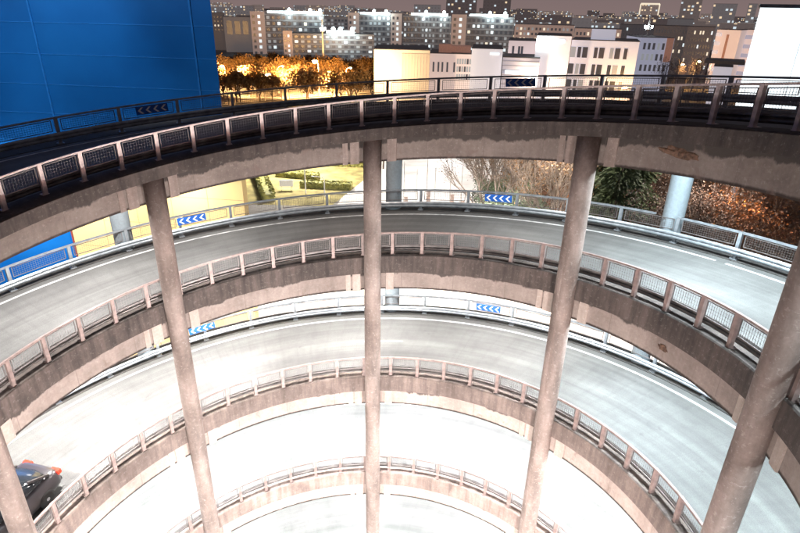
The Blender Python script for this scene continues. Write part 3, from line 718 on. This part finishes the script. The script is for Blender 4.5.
def slab_block(label, x0, x1, y0, y1, D, tower=None, floods=(), strip=None, cols=13, rows=7, lit=.16, depth=14):
    b = Bld('apartment_block', label, x0, x1, y0, D, depth, M['slab_dark'], 'apartment slabs with floodlit roofs')
    W = b.W; px = lambda x: -W/2+W*(x-x0)/(x1-x0); hz = b.H - (at((x0+x1)/2, y1, D).z-GZ)
    for j in range(rows+1): b.box(0, -.05, b.H-.4-hz*j/rows, W, .3, hz/rows*.22, 'floor_band', M['slab_band'])
    tx = None
    if tower:
        for a, e in tower:
            b.box((px(a)+px(e))/2, .5, b.H/2+.6, px(e)-px(a), 3, b.H+1.2, 'stair_tower', M['slab_tower'])
            mb = MB(); mb.box((0, 0, 0), ((px(e)-px(a))*.18, .12, hz/rows*.5)); mw = [mb.mesh('window', M[k]) for k in ('win_dark', 'win_cool')]
            for j in range(rows):
                for q, f in enumerate((.12, .5)):
                    inst('window', mw[q if random.random() < .8 else 0], b.o, (px(a)+(px(e)-px(a))*(f+.1), -1.06, b.H-hz*(j+.5)/rows))
    free = [x0]+[v for p in (tower or []) for v in p]+[x1]
    for q in range(0, len(free), 2):
        if free[q+1]-free[q] > 6:
            n = max(3, round(cols*(free[q+1]-free[q])/(x1-x0))); b.windows(px(free[q])+.4, px(free[q+1])-.4, b.H-hz, b.H-.4, n, rows, .55, .5, lit, .35, dim=.28, proud=.1)
    b.floods([px(x) for x in floods], b.H+.5, (px(strip[0]), px(strip[1])) if strip else None)
    return b
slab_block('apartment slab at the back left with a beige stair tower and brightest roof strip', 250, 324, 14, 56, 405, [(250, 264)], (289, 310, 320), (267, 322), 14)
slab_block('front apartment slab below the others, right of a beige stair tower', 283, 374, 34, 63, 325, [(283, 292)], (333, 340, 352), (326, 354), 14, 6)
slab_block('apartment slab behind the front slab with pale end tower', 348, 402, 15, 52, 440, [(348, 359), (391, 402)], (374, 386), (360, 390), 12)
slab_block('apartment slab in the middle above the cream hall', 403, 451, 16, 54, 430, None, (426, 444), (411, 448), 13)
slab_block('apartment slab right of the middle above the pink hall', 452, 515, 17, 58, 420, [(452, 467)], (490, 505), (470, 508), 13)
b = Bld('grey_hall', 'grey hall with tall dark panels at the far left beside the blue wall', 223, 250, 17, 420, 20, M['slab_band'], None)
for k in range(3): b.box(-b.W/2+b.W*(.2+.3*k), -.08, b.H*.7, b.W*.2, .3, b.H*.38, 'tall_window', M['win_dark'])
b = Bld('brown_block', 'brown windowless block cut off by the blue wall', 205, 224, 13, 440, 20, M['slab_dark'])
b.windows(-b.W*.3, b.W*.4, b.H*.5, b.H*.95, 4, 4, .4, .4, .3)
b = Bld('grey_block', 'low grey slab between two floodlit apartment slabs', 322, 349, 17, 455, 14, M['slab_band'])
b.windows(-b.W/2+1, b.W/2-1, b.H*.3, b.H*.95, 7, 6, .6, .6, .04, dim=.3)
# cream and pink halls; wall emission stands in for light falling on them
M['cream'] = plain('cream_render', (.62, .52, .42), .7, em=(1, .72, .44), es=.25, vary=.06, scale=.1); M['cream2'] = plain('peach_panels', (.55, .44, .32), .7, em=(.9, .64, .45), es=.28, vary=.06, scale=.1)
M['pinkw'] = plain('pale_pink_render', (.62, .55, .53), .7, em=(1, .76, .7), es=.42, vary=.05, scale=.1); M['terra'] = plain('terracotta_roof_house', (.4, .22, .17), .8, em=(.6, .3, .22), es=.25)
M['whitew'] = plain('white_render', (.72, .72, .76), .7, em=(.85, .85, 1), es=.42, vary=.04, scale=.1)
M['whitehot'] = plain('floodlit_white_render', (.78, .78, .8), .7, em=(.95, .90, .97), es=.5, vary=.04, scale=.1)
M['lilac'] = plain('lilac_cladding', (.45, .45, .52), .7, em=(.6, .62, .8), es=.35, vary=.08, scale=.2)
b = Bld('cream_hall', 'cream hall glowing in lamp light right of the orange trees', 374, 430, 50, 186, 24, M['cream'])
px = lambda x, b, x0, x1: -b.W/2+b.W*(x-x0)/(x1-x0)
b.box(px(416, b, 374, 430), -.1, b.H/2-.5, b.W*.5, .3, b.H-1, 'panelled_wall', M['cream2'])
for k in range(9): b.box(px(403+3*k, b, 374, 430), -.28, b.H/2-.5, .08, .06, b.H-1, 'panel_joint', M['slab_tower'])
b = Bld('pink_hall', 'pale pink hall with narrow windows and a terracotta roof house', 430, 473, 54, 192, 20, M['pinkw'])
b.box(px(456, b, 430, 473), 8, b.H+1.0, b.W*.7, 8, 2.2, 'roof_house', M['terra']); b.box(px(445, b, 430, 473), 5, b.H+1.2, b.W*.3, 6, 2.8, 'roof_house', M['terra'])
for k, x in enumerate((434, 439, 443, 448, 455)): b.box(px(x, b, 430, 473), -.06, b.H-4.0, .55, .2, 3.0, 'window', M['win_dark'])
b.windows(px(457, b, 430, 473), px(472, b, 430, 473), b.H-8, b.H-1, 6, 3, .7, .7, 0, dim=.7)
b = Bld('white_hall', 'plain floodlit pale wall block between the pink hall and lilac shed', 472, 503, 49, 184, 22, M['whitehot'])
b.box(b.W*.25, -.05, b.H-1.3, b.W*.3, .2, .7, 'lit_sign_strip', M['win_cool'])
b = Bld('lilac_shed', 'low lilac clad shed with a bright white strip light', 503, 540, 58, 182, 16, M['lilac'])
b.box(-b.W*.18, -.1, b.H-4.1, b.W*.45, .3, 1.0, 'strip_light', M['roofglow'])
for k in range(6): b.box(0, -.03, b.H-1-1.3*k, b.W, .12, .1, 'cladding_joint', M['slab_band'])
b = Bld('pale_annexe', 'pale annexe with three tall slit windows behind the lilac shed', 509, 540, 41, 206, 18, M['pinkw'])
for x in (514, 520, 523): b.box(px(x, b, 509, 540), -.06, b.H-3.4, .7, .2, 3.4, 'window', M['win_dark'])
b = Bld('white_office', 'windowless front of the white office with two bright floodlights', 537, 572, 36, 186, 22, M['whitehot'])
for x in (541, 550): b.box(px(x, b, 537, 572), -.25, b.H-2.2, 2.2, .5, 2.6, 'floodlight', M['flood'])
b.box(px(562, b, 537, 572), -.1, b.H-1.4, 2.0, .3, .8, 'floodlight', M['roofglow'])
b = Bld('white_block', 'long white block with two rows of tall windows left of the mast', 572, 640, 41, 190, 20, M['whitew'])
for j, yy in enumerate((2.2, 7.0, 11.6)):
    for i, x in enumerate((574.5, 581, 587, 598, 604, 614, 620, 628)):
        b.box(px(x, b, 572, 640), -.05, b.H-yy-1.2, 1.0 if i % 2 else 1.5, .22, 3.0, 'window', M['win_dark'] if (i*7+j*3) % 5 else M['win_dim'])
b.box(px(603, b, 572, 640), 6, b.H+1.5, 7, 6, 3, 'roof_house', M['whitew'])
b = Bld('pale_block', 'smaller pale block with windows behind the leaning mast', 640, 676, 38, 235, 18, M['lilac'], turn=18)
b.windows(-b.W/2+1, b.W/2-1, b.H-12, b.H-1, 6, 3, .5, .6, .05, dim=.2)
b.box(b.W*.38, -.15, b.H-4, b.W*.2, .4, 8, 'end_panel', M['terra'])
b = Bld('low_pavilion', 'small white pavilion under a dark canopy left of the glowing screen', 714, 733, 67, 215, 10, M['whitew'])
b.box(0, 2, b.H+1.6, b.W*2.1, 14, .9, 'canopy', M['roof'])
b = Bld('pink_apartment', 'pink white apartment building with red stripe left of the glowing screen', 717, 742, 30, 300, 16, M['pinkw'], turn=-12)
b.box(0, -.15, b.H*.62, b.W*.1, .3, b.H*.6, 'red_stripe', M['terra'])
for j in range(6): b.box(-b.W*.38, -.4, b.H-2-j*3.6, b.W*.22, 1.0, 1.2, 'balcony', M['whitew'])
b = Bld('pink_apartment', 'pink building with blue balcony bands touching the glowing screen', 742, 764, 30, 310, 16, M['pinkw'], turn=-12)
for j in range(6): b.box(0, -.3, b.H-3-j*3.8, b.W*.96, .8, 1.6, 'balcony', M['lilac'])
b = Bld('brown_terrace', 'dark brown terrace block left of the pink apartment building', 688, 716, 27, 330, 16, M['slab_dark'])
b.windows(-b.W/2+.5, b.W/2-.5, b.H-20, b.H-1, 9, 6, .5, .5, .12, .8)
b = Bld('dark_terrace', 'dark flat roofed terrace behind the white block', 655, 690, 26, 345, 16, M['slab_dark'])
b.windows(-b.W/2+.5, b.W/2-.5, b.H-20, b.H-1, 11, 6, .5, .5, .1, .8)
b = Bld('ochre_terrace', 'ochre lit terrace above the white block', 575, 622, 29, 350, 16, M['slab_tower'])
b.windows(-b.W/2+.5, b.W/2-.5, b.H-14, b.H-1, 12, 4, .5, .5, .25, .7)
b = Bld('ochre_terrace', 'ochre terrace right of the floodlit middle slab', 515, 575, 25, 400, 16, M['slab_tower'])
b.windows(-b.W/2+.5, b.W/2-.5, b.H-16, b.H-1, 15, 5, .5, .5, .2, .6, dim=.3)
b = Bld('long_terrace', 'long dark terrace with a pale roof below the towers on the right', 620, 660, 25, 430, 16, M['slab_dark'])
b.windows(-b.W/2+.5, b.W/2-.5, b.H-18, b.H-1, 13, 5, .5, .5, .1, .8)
b = Bld('pale_roof_terrace', 'terrace with a bright pale roof edge right of the lit tower', 668, 694, 19, 480, 16, M['slab_band'])
b = Bld('lit_frame_building', 'far building outlined with golden lights', 641, 660, 4, 900, 30, M['far'][3])
for s in (-1, 1): b.box(s*b.W/2, -.5, b.H/2, 1.6, 1, b.H, 'light_strip', M['win_warm'])
b.box(0, -.5, b.H, b.W, 1, 2.2, 'light_strip', M['win_warm'])
def tower(label, x0, x1, y, D, m): return Bld('tower_block', label, x0, x1, y, D, 22, M['far'][m], cat='tower')
tower('dark tower rising highest left of centre behind the slabs', 447, 478, -14, 620, 2)
tower('dark tower just right of the highest tower', 484, 512, -8, 640, 2)
tower('squat grey tower above the middle slab', 414, 441, 5, 700, 1)
tower('tall brown tower alone on the right skyline', 684, 705, -10, 700, 0)
tower('wide blue grey tower right of the tall brown tower', 714, 738, 4, 620, 1)
tower('slim tower at the left edge of the glowing screen', 749, 758, 4, 640, 1)
# many far blocks in three depths
for D0, n, y, hy, w0, w1, words in [(560, 34, 17, 4.5, 12, 30, 'nearest row of hazy city blocks'), (850, 42, 13.5, 4.5, 10, 26, 'middle row of hazy city blocks'), (1500, 46, 10, 4, 9, 24, 'farthest row of hazy blocks on the skyline')]:
    row = []
    for i in range(n):
        x = 190+590*(i+random.uniform(.1, .9))/n; w = random.uniform(w0, w1); ro = (x-400)*.0214
        D = D0*random.uniform(.9, 1.15)
        a = at(x, y+ro+random.uniform(-hy, hy*.8), D); wm = w*D/561*.9
        o = inst('city_block', None, None, (a.x, a.y, GZ), (0, 0, random.uniform(-.5, .5))); tag(o, 'x', 'building', words)
        mb = MB(); h = max(9, a.z-GZ); mb.box((0, 0, h/2), (wm, wm*.5, h)); me = mb.mesh('city_block', random.choice(M['far']))
        bpy.data.objects.remove(o); o = inst('city_block', me, None, (a.x, a.y, GZ), (0, 0, -math.atan2(a.x, a.y)+random.uniform(-.35, .35))); tag(o, 'x', 'building', words); row.append(o)
    label_row(row, words)

# ------------------------------------------------------------------ cars
def car_paint(name, c):
    m, nt, b, L = new_mat(name); tc = N(nt, 'ShaderNodeTexCoord'); no = N(nt, 'ShaderNodeTexNoise', Scale=2.0); L.new(tc.outputs['Object'], no.inputs['Vector'])
    r = ramp(nt, [(.3, tuple(x*.9 for x in c)), (.7, c)]); L.new(no.outputs[0], r.inputs[0]); L.new(r.outputs[0], b.inputs['Base Color'])
    b.inputs['Roughness'].default_value = .3; b.inputs['Coat Weight'].default_value = .6; return m
M['glass'] = plain('dark_car_glass', (.015, .017, .02), .08); M['tail'] = plain('red_tail_light', (.5, .02, .01), .3, em=(1, .02, .008), es=4); M['tail_off'] = plain('red_tail_lens', (.45, .02, .015), .25)
M['head'] = plain('headlight_lens', (.75, .75, .75), .15); M['alloy'] = plain('alloy_rim', (.5, .5, .52), .3, .8); M['plate'] = plain('number_plate', (.05, .12, .4), .5)
def section_loft(st):
    mb = MB(); n = len(st[0][1]); vs = []
    for x, ring in st: vs += [(x, y, z) for y, z in ring]
    fs = []
    for i in range(len(st)-1):
        for k in range(n): fs.append((i*n+k, i*n+(k+1) % n, (i+1)*n+(k+1) % n, (i+1)*n+k))
    fs.append(tuple(range(n-1, -1, -1))); fs.append(tuple(range((len(st)-1)*n, len(st)*n))); mb.add(vs, fs); return mb
def ring(w, zb, zm, zt__, tw): return [(-w*.86, zb), (-w*.98, zb+.1), (-w, zm), (-w*tw, zt__-.05), (-w*tw*.9, zt__), (0, zt__+.015), (w*tw*.9, zt__), (w*tw, zt__-.05), (w, zm), (w*.98, zb+.1), (w*.86, zb), (0, zb)]
def sub(o, lv=2):
    m = o.modifiers.new('sub', 'SUBSURF'); m.levels = lv; m.render_levels = lv
def make_car(label, paint, tail, loc, mat4):
    t = thing('car', label, 'car', loc, 0, 'cars on the ramp'); t.rotation_euler = mat4.to_euler()
    body = section_loft([(2.24, ring(.70, .34, .45, .58, .9)), (2.15, ring(.80, .26, .5, .70, .9)), (1.6, ring(.88, .2, .58, .84, .88)), (.85, ring(.9, .19, .62, .96, .88)),
                         (-.4, ring(.9, .19, .64, .99, .9)), (-1.5, ring(.9, .2, .66, 1.0, .9)), (-2.1, ring(.86, .26, .66, .98, .9)), (-2.25, ring(.78, .36, .6, .88, .9))]).build('body', paint, t, True); sub(body, 1)
    cab = section_loft([(1.02, ring(.76, .9, .93, .96, .95)), (.25, ring(.78, .9, 1.1, 1.36, .84)), (-.5, ring(.78, .92, 1.12, 1.43, .80)), (-1.25, ring(.77, .92, 1.12, 1.36, .82)), (-1.95, ring(.74, .93, .97, 1.0, .95))]).build('windows', M['glass'], t, True); sub(cab, 1)
    rf = section_loft([(.3, ring(.60, 1.36, 1.375, 1.385, .95)), (-.4, ring(.63, 1.41, 1.43, 1.45, .95)), (-1.2, ring(.62, 1.36, 1.38, 1.40, .95))]).build('roof', paint, t, True); sub(rf, 1)
    for s in (-1, 1):
        for a_, b_, q in (((.95, s*.76, .95), (.28, s*.66, 1.39), .035), ((-1.15, s*.64, 1.37), (-1.85, s*.72, 1.0), .06), ((-.45, s*.80, .98), (-.5, s*.65, 1.4), .035)): mb = MB(); mb.tube(a_, b_, q, q*.85, 6, True); mb.build('pillar', paint, t)
        mb = MB(); mb.box((.72, s*.98, 1.0), (.12, .2, .13)); o = mb.build('mirror', paint, t, True); sub(o, 2)
        mb = MB(); mb.box((-2.19, s*.62, .79), (.14, .34, .16)); mb.build('tail_light', tail, t)
        mb = MB(); mb.box((2.12, s*.6, .62), (.16, .34, .13)); mb.build('headlight', M['head'], t)
        for x in (1.38, -1.38):
            w = thing('wheel', None, None, (x, s*.80, .33)); w.parent = t
            def ly(prof):
                mb = MB(); mb.lathe(prof, 24); mb.v = [(a, c, b) for a, b, c in mb.v]; return mb
            ly([(.2, -.1), (.31, -.1), (.33, -.06), (.33, .06), (.31, .1), (.2, .1)]).build('tyre', M['black'], w, True)
            ly([(.02, -.105), (.21, -.085), (.21, .085), (.02, .105)]).build('rim', M['alloy'], w)
    mb = MB(); mb.box((-2.26, 0, .62), (.03, .46, .13)); mb.build('number_plate', M['plate'], t)
    mb = MB(); mb.box((-2.24, 0, .36), (.06, 1.3, .14)); mb.build('bumper', M['black'], t)
    return t
def park(l, t, r, flip=False):
    z = zt(t, l)-1.036; tan = Vector((-math.sin(R(t)), math.cos(R(t)), SL/R(1)/r)).normalized()
    if flip: tan = -tan
    lat = Vector((0, 0, 1)).cross(tan).normalized(); n = tan.cross(lat)
    m = Matrix(((tan.x, lat.x, n.x), (tan.y, lat.y, n.y), (tan.z, lat.z, n.z)))
    return pol(r, t, z), m
p, m = park(2, 165.0, 11.75); make_car('dark car with glowing red tail lights on the third road at left', car_paint('dark_car_paint', (.03, .025, .028)), M['tail'], p, m)

# ------------------------------------------------------------------ light
NEU = (1, .97, .94); COOL = (.78, .93, 1); WARM = (1, .82, .72)
def soffit(l, specs):        # lamps fixed to the underside of deck l, lighting the road one turn below
    for t, P, c in specs: area(pol(13.0, t, zt(t, l)-1.55), P, c, .8)
soffit(0, [(-30, 900, COOL), (5, 1500, COOL), (30, 1500, COOL), (58, 420, NEU), (90, 160, WARM), (120, 560, NEU), (142, 1050, NEU), (165, 700, NEU), (195, 500, NEU)])  # cool ones on the right added to give the screen's cyan light
soffit(1, [(-30, 1100, COOL), (5, 1400, COOL), (32, 1650, COOL), (60, 1450, NEU), (90, 1500, NEU), (118, 1900, NEU), (145, 2150, NEU), (170, 1500, NEU), (200, 1000, NEU)])
soffit(2, [(t, 2050, (.94, .98, 1)) for t in (-30, 0, 25, 50, 75, 100, 125, 150, 175, 200)])
soffit(3, [(t, 1900, (.94, .98, 1)) for t in (0, 30, 60, 90, 120, 150, 175)])
# unseen fill lamps added on the near side to brighten far beams and columns
for z, P, c in [(-5.5, 30, (1, .62, .53)), (-11, 260, (1, .76, .69)), (-17.5, 4000, (1, .96, .94))]:
    for t in (-125, -80, -35): area(pol(9.0, t, z), P*(.6 if t == -125 else 1.6 if t == -35 else .9), c, 1.6, (-math.cos(R(t)), -math.sin(R(t)), .05))
area(pol(9.0, -50, -12.5), 700, (1, .42, .33), 1.6, (-.72, .69, -.05))  # added pink fill lamp, tinting the left columns
# ground lights
area((8, 46, -14), 9000, (1, .95, .88), 2); area((-14, 44, -14), 9000, (1, .95, .88), 2); area((26, 30, -15), 6500, (1, .93, .86), 2)
area((6, 80, -10), 5000, (.96, .98, 1), 3); area((12, 104, -10), 5000, (.96, .98, 1), 3)
area((-17, 92, -10), 20000, (1, .95, .85), 3)
area((16, 44, -7), 3600, (1, .90, .78), 2); area((26, 58, -7), 9000, (1, .9, .76), 2); area((31, 42, -9), 2600, (1, .93, .84), 2)  # unseen lamps added to brighten the birches, green trees and conifers
# orange lamps deep among the trees on the right
for x, y, D, P in [(728, 200, 60, 420), (745, 205, 58, 500), (758, 209, 61, 420), (712, 192, 66, 420), (788, 214, 60, 350), (625, 186, 96, 9000), (592, 188, 94, 9000)]: point(at(x, y, D), P, (1, .36, .08), .15)
for x in (-66, -52, -38, -24):
    o = area((x, 184, GZ+11), 34000, (1, .55, .2), 3, (0, .75, -.5)); o.data.spread = R(95)  # wide area lights added to spread the street lamps' glow over the trees
# wash on the blue and yellow walls
n_ = Vector((fd.y, -fd.x, 0)); n_ = n_ if n_.y < 0 else -n_
def spot(loc, P, c, to, ang):
    d = bpy.data.lights.new('wall_light', 'SPOT'); d.energy = P; d.color = c; d.spot_size = R(ang); d.spot_blend = .6; d.shadow_soft_size = .6
    o = bpy.data.objects.new('wall_light', d); col.objects.link(o); o.location = loc; o.rotation_euler = Vector(to).to_track_quat('-Z', 'Y').to_euler()
for u, P in ((4, 18000), (11, 20000), (18, 20000), (25, 20000)): spot(C0+fd*u+n_*6.5+Vector((0, 0, 19)), P, (.93, .97, 1), -n_*6.3+Vector((0, 0, -16.5)), 50)
for u, P in ((2.5, 230), (8, 450), (13.5, 900), (19, 800)):
    o = area(C0+fd*u+n_*3.0+Vector((0, 0, -5.2)), P, (1, .95, .88), 1.2, (-n_*.7+Vector((0, 0, -.75)))); o.data.spread = R(130)

# ------------------------------------------------------------------ night sky
w = bpy.data.worlds.new('World'); scn.world = w; w.use_nodes = True; nt = w.node_tree; L = nt.links
bg = nt.nodes['Background']; out = nt.nodes['World Output']
sky = nt.nodes.new('ShaderNodeTexSky'); sky.sky_type = 'NISHITA'; sky.sun_disc = False; sky.sun_elevation = R(-4); sky.sun_rotation = R(200)
L.new(sky.outputs[0], bg.inputs[0]); bg.inputs[1].default_value = .02
bg2 = nt.nodes.new('ShaderNodeBackground'); tc = nt.nodes.new('ShaderNodeTexCoord'); se = nt.nodes.new('ShaderNodeSeparateXYZ'); L.new(tc.outputs['Generated'], se.inputs[0])
r = ramp(nt, [(.0, (.20, .145, .14)), (.12, (.13, .10, .115)), (.5, (.05, .045, .06))]); L.new(se.outputs['Z'], r.inputs[0]); L.new(r.outputs[0], bg2.inputs[0]); bg2.inputs[1].default_value = 1.15
ad = nt.nodes.new('ShaderNodeAddShader'); L.new(bg.outputs[0], ad.inputs[0]); L.new(bg2.outputs[0], ad.inputs[1]); L.new(ad.outputs[0], out.inputs['Surface'])
moon = bpy.data.lights.new('moon_light', 'SUN'); moon.energy = .02; moon.angle = R(.5); mo = bpy.data.objects.new('moon_light', moon); col.objects.link(mo); mo.rotation_euler = (R(40), 0, R(20))
scn.view_settings.view_transform = 'Standard'; scn.view_settings.look = 'None'; scn.view_settings.exposure = 0
scn.render.engine = 'CYCLES'; scn.cycles.use_denoising = True; scn.cycles.max_bounces = 5; scn.cycles.diffuse_bounces = 3; scn.cycles.sample_clamp_indirect = 8
